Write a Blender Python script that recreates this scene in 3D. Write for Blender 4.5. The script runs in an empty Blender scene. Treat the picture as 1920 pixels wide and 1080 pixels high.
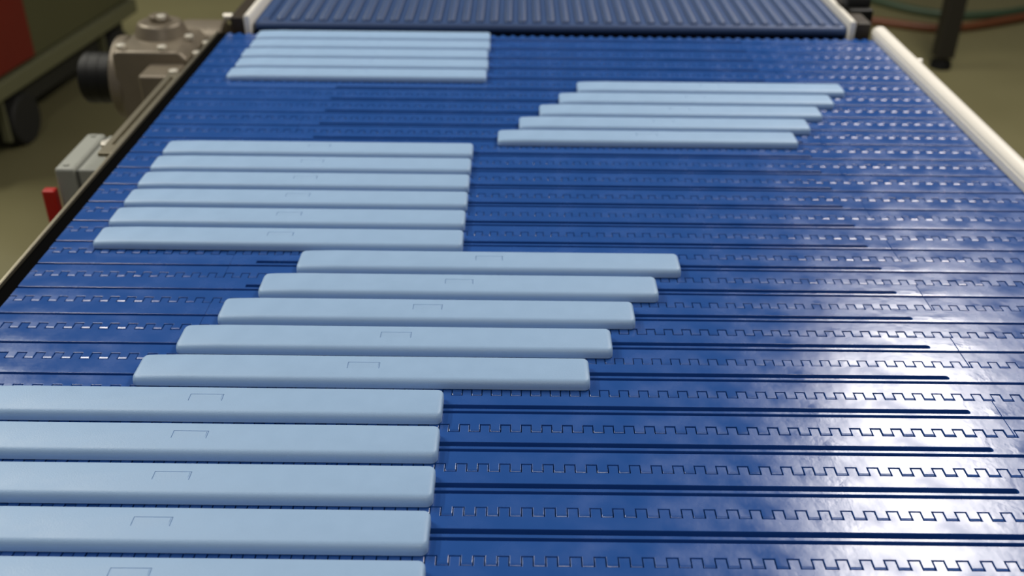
import bpy, bmesh, math, random
from mathutils import Vector, Matrix
random.seed(7)
S = bpy.context.scene
COL = S.collection
Z0 = 0.9                      # belt top above the floor
CAMH = 0.5393                 # lens above the belt

# ------------------------------------------------------------------ camera
pitch, yaw, roll = 0.53926512, -0.00120414, 0.00996081
cp, sp = math.cos(pitch), math.sin(pitch)
fw = Vector((math.sin(yaw)*cp, math.cos(yaw)*cp, -sp))
r0 = Vector((math.cos(yaw), -math.sin(yaw), 0)); u0 = r0.cross(fw)
r1 = math.cos(roll)*r0 + math.sin(roll)*u0
u1 = -math.sin(roll)*r0 + math.cos(roll)*u0
cam = bpy.data.cameras.new('camera'); camo = bpy.data.objects.new('camera', cam); COL.objects.link(camo)
m = Matrix((r1, u1, -fw)).transposed().to_4x4(); m.translation = Vector((0, 0, Z0+CAMH)); camo.matrix_world = m
cam.sensor_width = 36; cam.lens = 1900/1920*36; cam.clip_start = 0.05; cam.clip_end = 60
cam.dof.use_dof = True; cam.dof.focus_distance = 0.85; cam.dof.aperture_fstop = 5.2
S.camera = camo

# ------------------------------------------------------------------ light
S.view_settings.view_transform = 'Standard'; S.view_settings.look = 'None'
S.view_settings.gamma = 1; S.view_settings.use_curve_mapping = False
S.view_settings.exposure = 0.0
w = bpy.data.worlds.new('hall'); S.world = w; w.use_nodes = True
w.node_tree.nodes['Background'].inputs[0].default_value = (0.62, 0.66, 0.80, 1)
w.node_tree.nodes['Background'].inputs[1].default_value = 0.11
def area(name, loc, sx, sy, power, col=(1, .95, .86), rot=(0, 0, 0)):
    l = bpy.data.lights.new(name, 'AREA'); l.shape = 'RECTANGLE'; l.size = sx; l.size_y = sy
    l.energy = power; l.color = col
    o = bpy.data.objects.new(name, l); COL.objects.link(o); o.location = loc; o.rotation_euler = rot
    return o
LZ = Z0+2.0
area('lamp_glare', (1.53, 2.92, LZ), 0.56, 2.2, 72, (1, .94, .87), (0, 0, -0.25))
area('lamp_right', (0.92, 1.25, LZ), 0.22, 0.6, 4, (1, .95, .88))
area('lamp_centre', (0.12, -0.45, Z0+1.5), 0.16, 1.0, 9.5, (1, .96, .9))
area('lamp_aisle', (-3.3, 3.5, Z0+2.9), 0.3, 2.4, 165, (1, .97, .85))
area('lamp_left', (-1.14, 1.36, Z0+1.6), 0.26, 0.7, 10, (1, .95, .88))

# ------------------------------------------------------------------ materials
def mat(name, col, rough=.5, metal=0.0, var=0.0, vscale=20, bump=0.0, bscale=200, rvar=0.0, spec=.5, coat=0):
    m = bpy.data.materials.new(name); m.use_nodes = True
    nt = m.node_tree; N = nt.nodes; L = nt.links; b = N['Principled BSDF']
    b.inputs['Base Color'].default_value = (*col, 1); b.inputs['Roughness'].default_value = rough
    b.inputs['Metallic'].default_value = metal; b.inputs['Specular IOR Level'].default_value = spec
    b.inputs['Coat Weight'].default_value = coat
    tc = N.new('ShaderNodeTexCoord')
    if var or rvar:
        n = N.new('ShaderNodeTexNoise'); n.inputs['Scale'].default_value = vscale; n.inputs['Detail'].default_value = 6
        L.new(tc.outputs['Object'], n.inputs['Vector'])
    if var:
        mx = N.new('ShaderNodeMix'); mx.data_type = 'RGBA'
        mx.inputs['A'].default_value = tuple(c*(1-var) for c in col)+(1,)
        mx.inputs['B'].default_value = tuple(min(1, c*(1+var)) for c in col)+(1,)
        L.new(n.outputs['Fac'], mx.inputs['Factor']); L.new(mx.outputs['Result'], b.inputs['Base Color'])
    if rvar:
        mr = N.new('ShaderNodeMapRange'); mr.inputs['From Min'].default_value = .3; mr.inputs['From Max'].default_value = .7
        mr.inputs['To Min'].default_value = max(.02, rough-rvar); mr.inputs['To Max'].default_value = rough+rvar
        L.new(n.outputs['Fac'], mr.inputs['Value']); L.new(mr.outputs['Result'], b.inputs['Roughness'])
    if bump:
        n2 = N.new('ShaderNodeTexNoise'); n2.inputs['Scale'].default_value = bscale; n2.inputs['Detail'].default_value = 4
        L.new(tc.outputs['Object'], n2.inputs['Vector'])
        bp = N.new('ShaderNodeBump'); bp.inputs['Strength'].default_value = bump; bp.inputs['Distance'].default_value = .002
        L.new(n2.outputs['Fac'], bp.inputs['Height']); L.new(bp.outputs['Normal'], b.inputs['Normal'])
    return m
M = dict(
    belt=mat('belt_blue_plastic', (.019, .088, .335), .225, var=.10, vscale=25, bump=.20, bscale=38, rvar=.11, spec=.75),
    farbelt=mat('ribbed_blue_plastic', (.035, .075, .19), .5, var=.1, vscale=10, bump=.1, bscale=60),
    bar=mat('light_blue_plastic', (.33, .495, .72), .48, var=.035, vscale=60, bump=.12, bscale=900, rvar=.05),
    white=mat('white_plastic', (.90, .86, .77), .40, var=.04, vscale=8),
    steel=mat('steel', (.42, .38, .28), .38, metal=.85, var=.1, vscale=12),
    bright=mat('bright_steel', (.95, .90, .78), .38, metal=.6),
    wear=mat('black_wear_strip_and_gap', (.004, .004, .004), .95, spec=0.0),
    black=mat('black_plastic', (.006, .006, .006), .7, spec=.15),
    dark=mat('dark_brown_frame', (.035, .025, .014), .5, var=.2),
    cast=mat('cast_metal', (.22, .185, .135), .40, metal=.35, var=.15, vscale=30, bump=.15, bscale=120),
    motor=mat('black_motor', (.009, .009, .008), .5, var=.2, spec=.3),
    grey=mat('grey_box', (.33, .34, .30), .45, var=.04),
    greydk=mat('grey_box_gasket', (.10, .105, .095), .6),
    red=mat('red_plastic', (.50, .012, .008), .4),
    redp=mat('dark_red_panel', (.16, .008, .005), .45, var=.1, vscale=4),
    green=mat('grey_green_paint', (.085, .085, .038), .5, var=.08, vscale=3),
    greenl=mat('grey_green_frame', (.14, .14, .075), .45, var=.08, vscale=3),
    rubber=mat('black_rubber', (.012, .012, .010), .7),
    gunder=mat('underside_dark', (.02, .02, .014), .7),
    floor=mat('epoxy_floor', (.17, .155, .075), .42, var=.10, vscale=2.2, bump=.05, bscale=30, rvar=.06),
    wall=mat('painted_wall', (.34, .33, .26), .7, var=.04, vscale=2),
    hoseg=mat('green_hose', (.045, .075, .04), .45),
    hoser=mat('brown_red_hose', (.13, .042, .014), .5),
    legd=mat('dark_olive_leg', (.012, .010, .005), .6),
)

# ------------------------------------------------------------------ helpers
def new(name, bm, material, parent=None, bevel=0, seg=2, smooth=True, loc=None):
    me = bpy.data.meshes.new(name); bmesh.ops.recalc_face_normals(bm, faces=bm.faces[:]); bm.to_mesh(me); bm.free()
    me.materials.append(material)
    o = bpy.data.objects.new(name, me); COL.objects.link(o)
    if parent: o.parent = parent
    if loc: o.location = loc
    if smooth:
        for p in me.polygons: p.use_smooth = True
    if bevel:
        b = o.modifiers.new('bevel', 'BEVEL'); b.width = bevel; b.segments = seg; b.limit_method = 'ANGLE'; b.angle_limit = math.radians(40)
        b.harden_normals = True
    elif smooth:
        try: me.set_sharp_from_angle(angle=math.radians(38))
        except Exception: pass
    return o
def box(bm, x0, x1, y0, y1, z0, z1):
    v = [bm.verts.new(p) for p in ((x0,y0,z0),(x1,y0,z0),(x1,y1,z0),(x0,y1,z0),(x0,y0,z1),(x1,y0,z1),(x1,y1,z1),(x0,y1,z1))]
    for f in ((3,2,1,0),(4,5,6,7),(0,1,5,4),(1,2,6,5),(2,3,7,6),(3,0,4,7)): bm.faces.new([v[i] for i in f])
def cyl(bm, a, b, r, n=20, r2=None):
    a = Vector(a); b = Vector(b); r2 = r if r2 is None else r2
    d = (b-a).normalized(); p = d.orthogonal().normalized(); q = d.cross(p)
    A = [bm.verts.new(a+r*(math.cos(2*math.pi*i/n)*p+math.sin(2*math.pi*i/n)*q)) for i in range(n)]
    B = [bm.verts.new(b+r2*(math.cos(2*math.pi*i/n)*p+math.sin(2*math.pi*i/n)*q)) for i in range(n)]
    for i in range(n): bm.faces.new((A[i], A[(i+1)%n], B[(i+1)%n], B[i]))
    bm.faces.new(A[::-1]); bm.faces.new(B)
def prism(bm, prof, axis, c0, c1):
    # closed profile of 2-D points, pushed along axis ('x': prof=(y,z), 'y': prof=(x,z), 'z': prof=(x,y))
    def P(p, c):
        return {'x': (c, p[0], p[1]), 'y': (p[0], c, p[1]), 'z': (p[0], p[1], c)}[axis]
    A = [bm.verts.new(P(p, c0)) for p in prof]; B = [bm.verts.new(P(p, c1)) for p in prof]
    n = len(prof)
    for i in range(n): bm.faces.new((A[i], A[(i+1)%n], B[(i+1)%n], B[i]))
    bm.faces.new(A[::-1]); bm.faces.new(B)
def tube(name, pts, r, material, parent=None):
    cu = bpy.data.curves.new(name, 'CURVE'); cu.dimensions = '3D'; cu.bevel_depth = r; cu.bevel_resolution = 4; cu.resolution_u = 10
    s = cu.splines.new('NURBS'); s.points.add(len(pts)-1); s.use_endpoint_u = True; s.order_u = 4
    for i, p in enumerate(pts): s.points[i].co = (*p, 1)
    cu.use_fill_caps = True
    tmp = bpy.data.objects.new('tmp', cu); me = bpy.data.meshes.new_from_object(tmp); bpy.data.objects.remove(tmp)
    me.name = name; me.materials.append(material) if not me.materials else None
    me.materials[0] = material
    for p in me.polygons: p.use_smooth = True
    o = bpy.data.objects.new(name, me); COL.objects.link(o)
    if parent: o.parent = parent
    return o
def thing(name, label, cat, loc=(0, 0, 0), group=None):
    o = bpy.data.objects.new(name, None); COL.objects.link(o); o.empty_display_size = .05
    o.location = loc; o['label'] = label; o['category'] = cat
    if group: o['group'] = group
    return o
def tag(o, label, cat, group=None):
    o['label'] = label; o['category'] = cat
    if group: o['group'] = group
    return o
def struct(name, bm, m):
    o = new(name, bm, m, smooth=False); o['kind'] = 'structure'; return o

# ------------------------------------------------------------------ the hall
b = bmesh.new(); box(b, -7, 7, -4, 11, -.1, 0); struct('floor', b, M['floor'])
b = bmesh.new(); box(b, -7, 7, 11, 11.15, 0, 5); struct('wall_back', b, M['wall'])
b = bmesh.new(); box(b, -7.15, -7, -4, 11.15, 0, 5); struct('wall_left', b, M['wall'])
b = bmesh.new(); box(b, 7, 7.15, -4, 11.15, 0, 5); struct('wall_right', b, M['wall'])

# ------------------------------------------------------------------ sorting conveyor
XL, XR = -0.511, 0.634
P = 0.05
Y0 = 0.5435                    # groove line of row 0
ROW0, ROW1 = -6, 24
conv = thing('sorting_conveyor', 'wide blue slatted sorting conveyor with steel left frame and white right rail', 'conveyor', (0, 0, 0))
TP = 0.01735                   # tooth pitch
TX0 = -0.0612                  # left end of one tooth
TW = 0.48*TP
CAMBER = (-.0006, 0, 0, -.00022, -.0001, 0, 0, -.0002, -.0003)
YA, YB = 0.0235, 0.0325
TIP = 0.0020                   # sloped tips of the fingers        # front and back of the zigzag (from the groove)
CL = 0.00036
def cells_mesh(name, x0, x1, slot, seed):
    """One belt link, tooth line to tooth line, groove in the middle, slot behind the groove."""
    k0 = int(math.floor((x0-TX0)/TP))-1; k1 = int(math.ceil((x1-TX0)/TP))+1
    xs = {x0, x1}
    for k in range(k0, k1+1):
        for e in (TX0+k*TP-CL, TX0+k*TP+CL, TX0+k*TP+TW-CL, TX0+k*TP+TW+CL):
            if x0 < e < x1: xs.add(e)
    for s in slot:
        if x0 < s < x1: xs.add(s)
    xs = sorted(xs)
    ys = [YA-P+CL, YA-P+CL+TIP, YB-P+CL, -0.0023, 0.0009, 0.0042, 0.0096, YA-CL, YB-CL]
    def teeth(xm, c):  # whether xm lies in a tooth widened by c
        t = (xm-TX0) % TP
        return -c < t < TW+c or t > TP-c
    nx, ny = len(xs)-1, len(ys)-1
    occ = [[False]*ny for _ in range(nx)]
    for i in range(nx):
        xm = (xs[i]+xs[i+1])/2
        for j in range(ny):
            if j <= 1: v = not teeth(xm, CL)          # fingers pointing to the viewer lie between the teeth
            elif j == 3: v = False                     # the groove
            elif j == 5: v = not (slot[0] < xm < slot[1])
            elif j == 7: v = teeth(xm, -CL)
            else: v = True
            occ[i][j] = v
    bm = bmesh.new(); V = {}
    def vert(i, j, lv):
        k = (i, j, lv)
        if k not in V: V[k] = bm.verts.new((xs[i], ys[j], (CAMBER[j], -.011)[lv]))
        return V[k]
    for i in range(nx):
        for j in range(ny):
            if j == 3:
                f = bm.faces.new([bm.verts.new((xs[a], ys[c], -.0075)) for a, c in ((i,3),(i+1,3),(i+1,4),(i,4))])
                continue
            if not occ[i][j]: continue
            bm.faces.new([vert(i,j,0), vert(i+1,j,0), vert(i+1,j+1,0), vert(i,j+1,0)])
            for (di, dj, a, c) in ((-1,0,(i,j+1),(i,j)), (1,0,(i+1,j),(i+1,j+1)), (0,-1,(i,j),(i+1,j)), (0,1,(i+1,j+1),(i,j+1))):
                ii, jj = i+di, j+dj
                if not (0 <= ii < nx and 0 <= jj < ny and occ[ii][jj]):
                    bm.faces.new([vert(*a,0), vert(*a,1), vert(*c,1), vert(*c,0)])
    bm.normal_update()
    ve = [e for e in bm.edges if len(e.link_faces) == 2 and abs(e.verts[0].co.z-e.verts[1].co.z) > .003
          and abs(e.verts[0].co.x-slot[1]) < 1e-6 and .004 < e.verts[0].co.y < .01]
    if ve: bmesh.ops.bevel(bm, geom=ve, offset=.0022, segments=3, affect='EDGES', profile=.5)
    te = [e for e in bm.edges if len(e.link_faces) == 2 and e.verts[0].co.z > -.001 and e.verts[1].co.z > -.001
          and abs(e.link_faces[0].normal.z-e.link_faces[1].normal.z) > .5]
    bmesh.ops.bevel(bm, geom=te, offset=.0004, segments=2, affect='EDGES', profile=.5, clamp_overlap=True)
    bm.normal_update()
    me = bpy.data.meshes.new(name); bm.to_mesh(me); bm.free(); me.materials.append(M['belt'])
    return me
SL = (-0.277, 0.3967)
seamL, seamR = -0.3045, 0.4222
mesh_even = [cells_mesh('belt_link', XL, seamL-.00015, (9, 9), 0), cells_mesh('belt_link', seamL+.00015, XR, SL, 1)]
mesh_odd = [cells_mesh('belt_link', XL, seamR-.00015, SL, 2), cells_mesh('belt_link', seamR+.00015, XR, (9, 9), 3)]
for n in range(ROW0, ROW1+1):
    for k, me in enumerate(mesh_odd if n % 2 else mesh_even):
        o = bpy.data.objects.new('belt_link', me); COL.objects.link(o); o.parent = conv
        small = (k == 0) != bool(n % 2)
        o.location = (0, Y0+n*P, Z0+random.uniform(-.0002, .0001))
        o.rotation_euler = (random.uniform(-.007, .007)-(.006 if small else 0), 0, 0)
# bed under the links
b = bmesh.new(); box(b, XL-.004, XR+.004, Y0+ROW0*P-.02, Y0+(ROW1+1)*P-.03, Z0-.06, Z0-.03); new('belt_bed', b, M['black'], conv)
YF, YE = Y0+ROW0*P-.03, Y0+(ROW1+1)*P-.018
# left side frame: black wear strip, steel plate with a rolled top edge
b = bmesh.new(); box(b, XL-.019, XL-.003, YF, YE+.01, Z0-.05, Z0-.004); new('wear_strip', b, M['wear'], conv)
b = bmesh.new(); prism(b, [(XL-.0235, Z0-.16), (XL-.0195, Z0-.16), (XL-.0195, Z0+.0), (XL-.0235, Z0+.0)], 'y', YF, YE+.01)
new('side_plate', b, M['steel'], conv, bevel=.001)
b = bmesh.new(); box(b, XL-.052, XL-.0235, YF, 1.235, Z0-.165, Z0-.160); new('lower_flange', b, M['steel'], conv)
# slotted bracket past the switch box
br = bmesh.new()
box(br, -.552, -.5345, 1.27, 1.60, Z0-.020, Z0-.014); box(br, -.566, -.5575, 1.27, 1.60, Z0-.020, Z0-.014)
box(br, -.5575, -.552, 1.27, 1.30, Z0-.020, Z0-.014); box(br, -.5575, -.552, 1.58, 1.60, Z0-.020, Z0-.014)
new('slotted_bracket', br, M['steel'], conv, bevel=.0008)
b = bmesh.new(); box(b, -.562, -.5345, 1.47, 1.56, Z0-.07, Z0-.022); new('bracket_web', b, M['dark'], conv, bevel=.002)
# right frame and white rail
b = bmesh.new(); box(b, XR+.004, XR+.024, YF, YE, Z0-.16, Z0-.003); new('side_plate', b, M['steel'], conv, bevel=.002)
b = bmesh.new()
prof = [(XR+.001, Z0-.003), (XR+.001, Z0+.010)]
for k in range(0, 9):
    a = math.pi-k*math.pi/8; prof.append((XR+.0135+.0125*math.cos(a), Z0+.010+.009*math.sin(a)))
prof += [(XR+.026, Z0-.003)]
prism(b, prof, 'y', YF, 1.790); new('white_rail', b, M['white'], conv, bevel=.003)
b = bmesh.new(); cyl(b, (XR+.020, 1.615, Z0+.010), (XR+.029, 1.615, Z0+.010), .007); new('rail_screw', b, M['white'], conv)
# legs of the conveyor
for lx in (XL+.04, XR-.03):
    for ly in (.42, 1.62):
        b = bmesh.new(); box(b, lx-.02, lx+.02, ly-.02, ly+.02, .02, Z0-.05); 
        new('leg', b, M['steel'], conv, bevel=.003)
        b = bmesh.new(); cyl(b, (lx, ly, 0), (lx, ly, .02), .035); new('foot', b, M['black'], conv)

# ------------------------------------------------------------------ light blue slide bars
LB, HB = 0.407, 0.0095
def bar_mesh():
    """profile across the bar, rounded plan corners, gently sloped left end; origin: right end on the groove line"""
    yf, yb = -.0190, .0196
    prof = [(yf, .0006)]
    rf = .0062
    for k in range(0, 7):
        a = math.pi-k*math.pi/12; prof.append((yf+rf+rf*math.cos(a), HB-rf+rf*math.sin(a)))
    rb = .0025
    for k in range(0, 4):
        a = math.pi/2-k*math.pi/6; prof.append((yb-rb+rb*math.cos(a), HB-.0002-rb+rb*math.sin(a)))
    prof.append((yb, .0006))
    # stations along x: (x, shrink in plan, height factor)
    st = []
    R = .0055
    for k in range(0, 7):
        a = k*math.pi/12; st.append((-LB+R-R*math.cos(a), R*(1-math.sin(a)), .60+.27*math.sin(a)))
    st += [(-LB+.012, 0, .92), (-LB+.034, 0, .985), (-LB+.040, 0, 1.0), (-LB*.5, 0, 1.0), (-.02, 0, 1.0)]
    for k in range(6, -1, -1):
        a = k*math.pi/12; st.append((-R+R*math.cos(a), R*(1-math.sin(a)), .66+.34*math.sin(a)**.7 if k else .66))
    bm = bmesh.new(); rings = []
    ym = (yf+yb)/2; hw = (yb-yf)/2
    for x, s, h in st:
        rings.append([bm.verts.new((x, ym+(y-ym)*(hw-s)/hw, .0006+(z-.0006)*h)) for y, z in prof])
    n = len(prof)
    for A, B in zip(rings, rings[1:]):
        for i in range(n): bm.faces.new((A[i], A[(i+1) % n], B[(i+1) % n], B[i]))
    bm.faces.new(rings[0][::-1]); bm.faces.new(rings[-1])
    bmesh.ops.recalc_face_normals(bm, faces=bm.faces[:])
    me = bpy.data.meshes.new('bar_body'); bm.to_mesh(me); bm.free(); me.materials.append(M['bar'])
    # a shallow moulded groove, open towards the front, in the middle of the top
    gb = bmesh.new()
    xa, xb, ya, yb2, w = -LB/2-.0145, -LB/2+.0145, -.001, .0085, .0006
    pts = [(xa,ya),(xa+w,ya),(xa+w,yb2-w),(xb-w,yb2-w),(xb-w,ya),(xb,ya),(xb,yb2),(xa,yb2)]
    prism(gb, pts, 'z', HB-.0010, HB+.002); bmesh.ops.recalc_face_normals(gb, faces=gb.faces[:])
    gme = bpy.data.meshes.new('cut'); gb.to_mesh(gme); gb.free()
    ob, oc = bpy.data.objects.new('bar_cut', me), bpy.data.objects.new('cutter', gme)
    COL.objects.link(ob); COL.objects.link(oc)
    md = ob.modifiers.new('b', 'BOOLEAN'); md.operation = 'DIFFERENCE'; md.object = oc; md.solver = 'EXACT'
    dg = bpy.context.evaluated_depsgraph_get()
    me2 = bpy.data.meshes.new_from_object(ob.evaluated_get(dg))
    bpy.data.objects.remove(ob); bpy.data.objects.remove(oc)
    if len(me2.polygons) > 20: me = me2
    me.name = 'bar_body'
    for p in me.polygons: p.use_smooth = True
    me.set_sharp_from_angle(angle=math.radians(50))
    return me
def tab_mesh():
    bm = bmesh.new()   # a moulded tab that rises towards its back edge
    x0, x1 = -LB/2-.0130, -LB/2+.0130; ya, yb = -.001, .0070; z = HB-.0004
    v = [bm.verts.new(p) for p in ((x0,ya,z),(x1,ya,z),(x1,yb,z),(x0,yb,z),(x0,ya,z+.0003),(x1,ya,z+.0003),(x1,yb,z+.0008),(x0,yb,z+.0008))]
    for f in ((3,2,1,0),(4,5,6,7),(0,1,5,4),(1,2,6,5),(2,3,7,6),(3,0,4,7)): bm.faces.new([v[i] for i in f])
    me = bpy.data.meshes.new('tab'); bm.to_mesh(me); bm.free(); me.materials.append(M['bar']); return me
def shoe_mesh():
    bm = bmesh.new()   # the tongue that rides in the slot
    box(bm, -LB+.06, -.02, .0048, .0090, -.006, .003)
    me = bpy.data.meshes.new('guide_tongue'); bm.to_mesh(me); bm.free(); me.materials.append(M['bar']); return me
BM, TM, GM = bar_mesh(), tab_mesh(), shoe_mesh()
ORD = ['nearest', 'second nearest', 'third nearest', 'fourth nearest', 'fifth nearest', 'farthest']
def label(i, cnt, where):
    o = 'farthest' if i == cnt-1 else ('middle' if cnt == 5 and i == 2 else ORD[i])
    return 'light blue slide bar, %s of the %s' % (o, where)
blocks = [
    (-1, [-.0592]*5, 'five in the lower left block', 'slide bars in the lower left block'),
    (4, [.0695, .0935, .1195, .1480, .1775], 'five stepped in the middle', 'slide bars stepped across the middle'),
    (9, [-.0560, -.0560, -.0555, -.0555, -.0555, -.0550], 'six in the left middle block', 'slide bars in the left middle block'),
    (15, [.3840, .4130, .4425, .4725, .5020], 'five stepped at the far right', 'slide bars stepped at the far right'),
    (20, [-.0455, -.0440, -.0460, -.0435, -.0445], 'five at the far left end', 'slide bars in the far left block'),
]
for n0, xs, where, grp in blocks:
    for i, x in enumerate(xs):
        n = n0+i
        t = thing('slide_bar', label(i, len(xs), where), 'slide bar', (x, Y0+n*P, Z0), grp)
        t.rotation_euler = (0, 0, random.uniform(-.0008, .0008))
        for nm, me in (('bar_body', BM), ('tab', TM), ('guide_tongue', GM)):
            o = bpy.data.objects.new(nm, me); COL.objects.link(o); o.parent = t

# ------------------------------------------------------------------ ribbed outfeed belt beyond
out = thing('outfeed_conveyor', 'dark blue lengthwise-ribbed conveyor beyond the end of the slatted belt', 'conveyor')
OX0, OX1, OY0, OY1 = -.468, .595, 1.803, 3.2
ZT = Z0+.012
b = bmesh.new()
R = .010
prof = [(OY1, ZT-.06), (OY1, ZT)]
for k in range(0, 11):
    a = math.pi/2+k*math.pi/10; prof.append((OY0+R+R*math.cos(a), ZT-R+R*math.sin(a)))
prism(b, prof, 'x', OX0, OX1); new('belt_surface', b, M['farbelt'], out)
b = bmesh.new(); box(b, OX0-.02, OX1+.02, 1.7775, 1.835, Z0-.10, Z0-.0085); box(b, OX0-.02, OX1+.02, 1.765, 1.7775, Z0-.10, Z0-.014); new('dark_gap_filler', b, M['wear'], out)  # black filler added so the gap between the two belts stays dark
nr = 41; pitch_r = (OX1-OX0-.01)/nr
rb = bmesh.new()
hw = pitch_r*.27
A = [(-hw, 0), (-hw*.7, .007), (hw*.7, .007), (hw, 0)]
prism(rb, [(x, ZT-.002+z) for x, z in A], 'y', OY0+.006, OY1-.01)
for v in rb.verts:
    if v.co.y < OY0+.03 and v.co.z > ZT: v.co.y += .006
mrib = None
for k in range(nr):
    xk = OX0+.005+pitch_r*(k+.5)
    if mrib is None:
        o = new('rib', rb, M['farbelt'], out, bevel=.001); mrib = o.data
        o.location.x = xk
    else:
        o = bpy.data.objects.new('rib', mrib); COL.objects.link(o); o.parent = out; o.location.x = xk
for s, xg in ((-1, OX0-.012), (1, OX1+.006)):
    b = bmesh.new()
    pr = [(xg-.0055, Z0-.02), (xg-.0055, ZT+.010)]
    for k in range(1, 6):
        a = math.pi-k*math.pi/6; pr.append((xg+.0055*math.cos(a), ZT+.010+.005*math.sin(a)))
    pr += [(xg+.0055, ZT+.010), (xg+.0055, Z0-.02)]
    prism(b, pr, 'y', OY0-.012, 3.2 if s < 0 else 3.2); new('edge_guide', b, M['white'], out, bevel=.003)
    b = bmesh.new()
    xa, xb = (xg-.031, xg-.008) if s < 0 else (xg+.008, xg+.034)
    box(b, xa, xb, OY0-.008, 3.2, Z0-.12, Z0+.022); new('side_plate', b, M['dark'], out, bevel=.003)
    for ly in (1.95, 3.1):
        b = bmesh.new(); box(b, xa, xa+.04, ly, ly+.04, 0, Z0-.12); new('leg', b, M['steel'], out, bevel=.003)
b = bmesh.new(); cyl(b, (OX1+.016, 1.905, Z0+.03), (OX1+.060, 1.905, Z0+.03), .028, 24); new('bearing_housing', b, M['motor'], out, bevel=.003)
b = bmesh.new(); box(b, OX1+.018, OX1+.062, 1.86, 1.96, Z0-.10, Z0+.028); new('bearing_block', b, M['motor'], out, bevel=.004)
b = bmesh.new(); cyl(b, (OX0-.062, 1.83, Z0+.012), (OX0-.046, 1.83, Z0+.012), .007, 12); new('bolt', b, M['bright'], out)
b = bmesh.new(); box(b, OX0-.052, OX0-.044, 1.82, 1.95, Z0-.12, Z0+.0); new('end_bracket', b, M['dark'], out)

# ------------------------------------------------------------------ gear motor on the left of the frame
gm = thing('gear_motor', 'grey-brown cast gearbox with black motor bolted beside the left frame', 'gearbox', (0, 0, 0))
b = bmesh.new()
prism(b, [(-.72, Z0-.035), (-.71, Z0-.030), (-.60, Z0-.030), (-.585, Z0-.045), (-.585, Z0-.17), (-.70, Z0-.18), (-.715, Z0-.16), (-.722, Z0-.10)], 'y', 1.755, 1.90)
new('gearbox_housing', b, M['cast'], gm, bevel=.006, seg=3)
b = bmesh.new(); cyl(b, (-.735, 1.83, Z0-.105), (-.712, 1.83, Z0-.105), .078, 36); new('flange', b, M['cast'], gm, bevel=.004)
b = bmesh.new()
cyl(b, (-.800, 1.83, Z0-.105), (-.735, 1.83, Z0-.105), .047, 36)
cyl(b, (-.805, 1.83, Z0-.105), (-.799, 1.83, Z0-.105), .042, 36)
for k in range(3): cyl(b, (-.79+k*.02, 1.83, Z0-.105), (-.787+k*.02, 1.83, Z0-.105), .0478, 36)
new('motor_body', b, M['motor'], gm, bevel=.001)
b = bmesh.new(); box(b, -.655, -.590, 1.69, 1.76, Z0-.20, Z0-.052); new('torque_bracket', b, M['cast'], gm, bevel=.006, seg=3)
b = bmesh.new(); cyl(b, (-.66, 1.86, Z0-.04), (-.66, 1.86, Z0-.005), .052, 32, .040); new('bearing_cap', b, M['cast'], gm, bevel=.006)
b = bmesh.new(); cyl(b, (-.66, 1.86, Z0-.005), (-.66, 1.86, Z0+.006), .018, 20); new('fill_plug', b, M['cast'], gm, bevel=.002)
b = bmesh.new(); cyl(b, (-.64, 1.93, Z0-.07), (-.56, 1.93, Z0-.07), .046, 28); new('output_hub', b, M['cast'], gm, bevel=.005)
b = bmesh.new(); cyl(b, (-.585, 1.83, Z0-.085), (-.536, 1.83, Z0-.085), .022, 20); new('drive_shaft', b, M['dark'], gm, bevel=.002)
b = bmesh.new(); box(b, -.60, -.5345, 1.77, 1.90, Z0-.13, Z0-.055); new('mounting_block', b, M['black'], gm, bevel=.004)
for p in ((-.600, 1.83, Z0-.030), (-.705, 1.77, Z0-.030), (-.63, 1.765, Z0-.030), (-.577, 1.79, Z0-.048), (-.575, 1.85, Z0-.048), (-.555, 1.80, Z0-.040), (-.552, 1.765, Z0-.045), (-.594, 1.70, Z0-.052), (-.645, 1.83, Z0+.006)):
    b = bmesh.new(); cyl(b, p, (p[0], p[1], p[2]+.008), .0085, 6); new('bolt', b, M['bright'], gm, bevel=.0012)
for p in ((-.665, 1.585, Z0-.11), (-.640, 1.565, Z0-.11)):
    pass
b = bmesh.new(); box(b, -.66, -.535, 1.57, 1.70, Z0-.195, Z0-.185); new('base_plate', b, M['dark'], gm, bevel=.002)
for p in ((-.650, 1.62, Z0-.185), (-.625, 1.59, Z0-.185)):
    b = bmesh.new(); cyl(b, p, (p[0], p[1], p[2]+.010), .008, 6); new('bolt', b, M['bright'], gm, bevel=.0012)

# ------------------------------------------------------------------ switch box
sb = thing('switch_box', 'small grey electrical box with red handle beside the left frame', 'switch box', (0, 0, 0))
BX0, BX1, BY0, BY1, BZ0, BZ1 = -.655, -.552, 1.318, 1.45, Z0-.185, Z0-.06
b = bmesh.new(); box(b, BX0+.033, BX1, BY0+.002, BY1-.002, BZ0, BZ1-.002); new('box_body', b, M['grey'], sb, bevel=.004, seg=3)
b = bmesh.new(); box(b, BX0+.028, BX0+.034, BY0+.004, BY1-.004, BZ0+.002, BZ1-.005); new('gasket', b, M['greydk'], sb)
b = bmesh.new(); box(b, BX0, BX0+.029, BY0, BY1, BZ0-.002, BZ1); new('lid', b, M['grey'], sb, bevel=.005, seg=3)
b = bmesh.new(); box(b, BX0-.020, BX0-.001, BY0-.012, BY0+.004, BZ0+.0, BZ1-.03); new('red_handle', b, M['red'], sb, bevel=.003)
for p in ((BX0+.014, BY0+.012), (BX0+.014, BY1-.012)):
    b = bmesh.new(); cyl(b, (p[0], p[1], BZ1-.001), (p[0], p[1], BZ1+.002), .004, 12); new('lid_screw', b, M['grey'], sb)
b = bmesh.new(); box(b, -.556, -.5345, 1.36, 1.40, Z0-.15, Z0-.09); new('mount_bracket', b, M['steel'], sb, bevel=.002)
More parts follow.
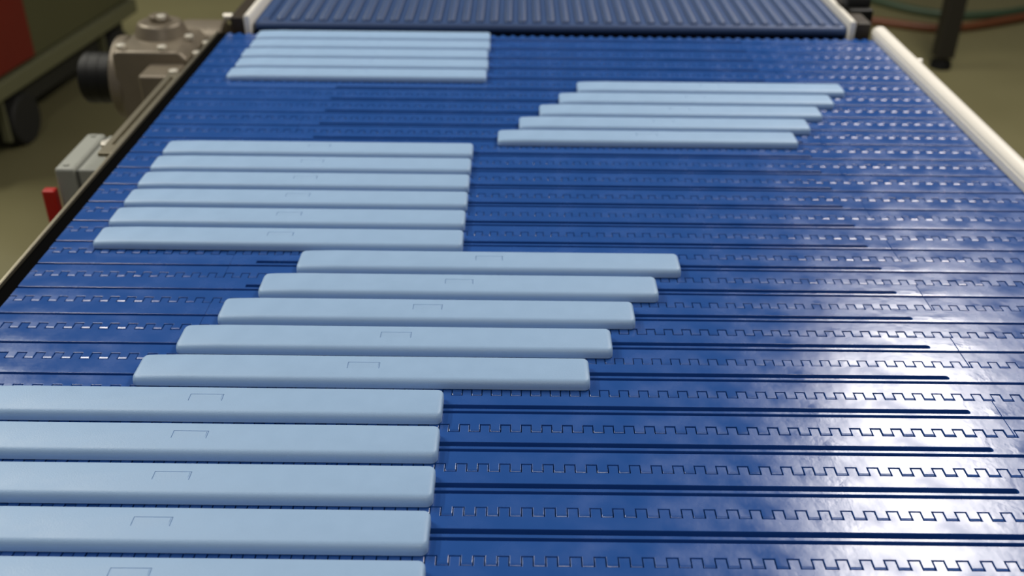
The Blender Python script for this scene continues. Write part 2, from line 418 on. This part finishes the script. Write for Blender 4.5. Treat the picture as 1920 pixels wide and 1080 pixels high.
b = bmesh.new(); cyl(b, (-.575, 1.333, BZ1), (-.575, 1.333, BZ1+.028), .0085, 16); cyl(b, (-.575, 1.333, BZ1+.026), (-.575, 1.333, BZ1+.036), .012, 6); new('cable_gland', b, M['bright'], sb, bevel=.002)

# ------------------------------------------------------------------ grey-green machine at the left
mc = thing('wheeled_machine', 'grey-green machine on casters with dark red side panel, behind the gear motor', 'machine', (-1.72, 3.45, 0))
mc.rotation_euler = (0, 0, -math.radians(5.4))
b = bmesh.new(); box(b, -1.25, -.022, -.45, .90, .26, .82); new('housing', b, M['green'], mc, bevel=.01)
b = bmesh.new(); box(b, -1.27, 0, -.47, .92, .20, .26); new('base_frame', b, M['greenl'], mc, bevel=.008)
b = bmesh.new(); box(b, -.024, -.008, -.40, .085, .275, .79); new('side_panel', b, M['redp'], mc, bevel=.004)
b = bmesh.new(); box(b, -1.2, -.05, -.40, .85, .11, .20); new('undertray', b, M['gunder'], mc)
for cx in (-.03, -1.15):
    for cy in (-.08, .70):
        b = bmesh.new(); box(b, cx-.022, cx+.010, cy-.085, cy-.073, .04, .20); new('caster_fork', b, M['greenl'], mc, bevel=.004)
        b = bmesh.new(); cyl(b, (cx-.045, cy+.02, .09), (cx+.025, cy+.02, .09), .09, 32); new('caster_wheel', b, M['rubber'], mc, bevel=.01)

# ------------------------------------------------------------------ support stand leg and hoses at the right
st = thing('support_stand', 'dark thin leg of a stand on the floor behind the white rail', 'stand', (1.865, 4.33, 0))
b = bmesh.new(); box(b, -.038, .038, -.038, .038, .05, 1.3); new('leg', b, M['legd'], st, bevel=.006)
b = bmesh.new(); cyl(b, (0, 0, .030), (0, 0, .06), .028, 16); new('threaded_rod', b, M['legd'], st)
b = bmesh.new(); cyl(b, (0, 0, 0), (0, 0, .035), .046, 24, .04); new('foot', b, M['black'], st, bevel=.004)
b = bmesh.new(); box(b, -.045, 1.1, -.04, .04, 1.1, 1.18); new('cross_beam', b, M['legd'], st, bevel=.006)
b = bmesh.new(); box(b, 1.055, 1.145, -.045, .045, 0.0, 1.3); new('leg', b, M['legd'], st, bevel=.006)
tag(tube('green_hose', [(0.9, 7.2, 0.02), (1.3, 6.3, 0.02), (1.73, 5.62, 0.02), (1.88, 5.35, 0.02), (2.0, 5.2, 0.02), (2.1, 5.11, 0.02), (2.22, 5.07, 0.02), (2.4, 5.1, 0.02), (2.59, 5.18, 0.02), (2.88, 5.36, 0.02), (3.6, 5.9, 0.02), (4.6, 6.4, 0.02)], .022, M['hoseg']),
    'thin green hose lying on the floor, farther of the two hoses', 'hose')
tag(tube('brown_hose', [(0.2, 5.5, 0.02), (1.0, 5.2, 0.02), (1.58, 5.04, 0.02), (1.77, 4.97, 0.02), (1.9, 4.9, 0.02), (2.01, 4.85, 0.02), (2.15, 4.86, 0.02), (2.34, 4.95, 0.02), (2.54, 5.06, 0.02), (2.88, 5.22, 0.02), (3.6, 5.4, 0.02), (4.6, 5.6, 0.02)], .022, M['hoser']),
    'reddish-brown hose lying on the floor, nearer of the two hoses', 'hose')
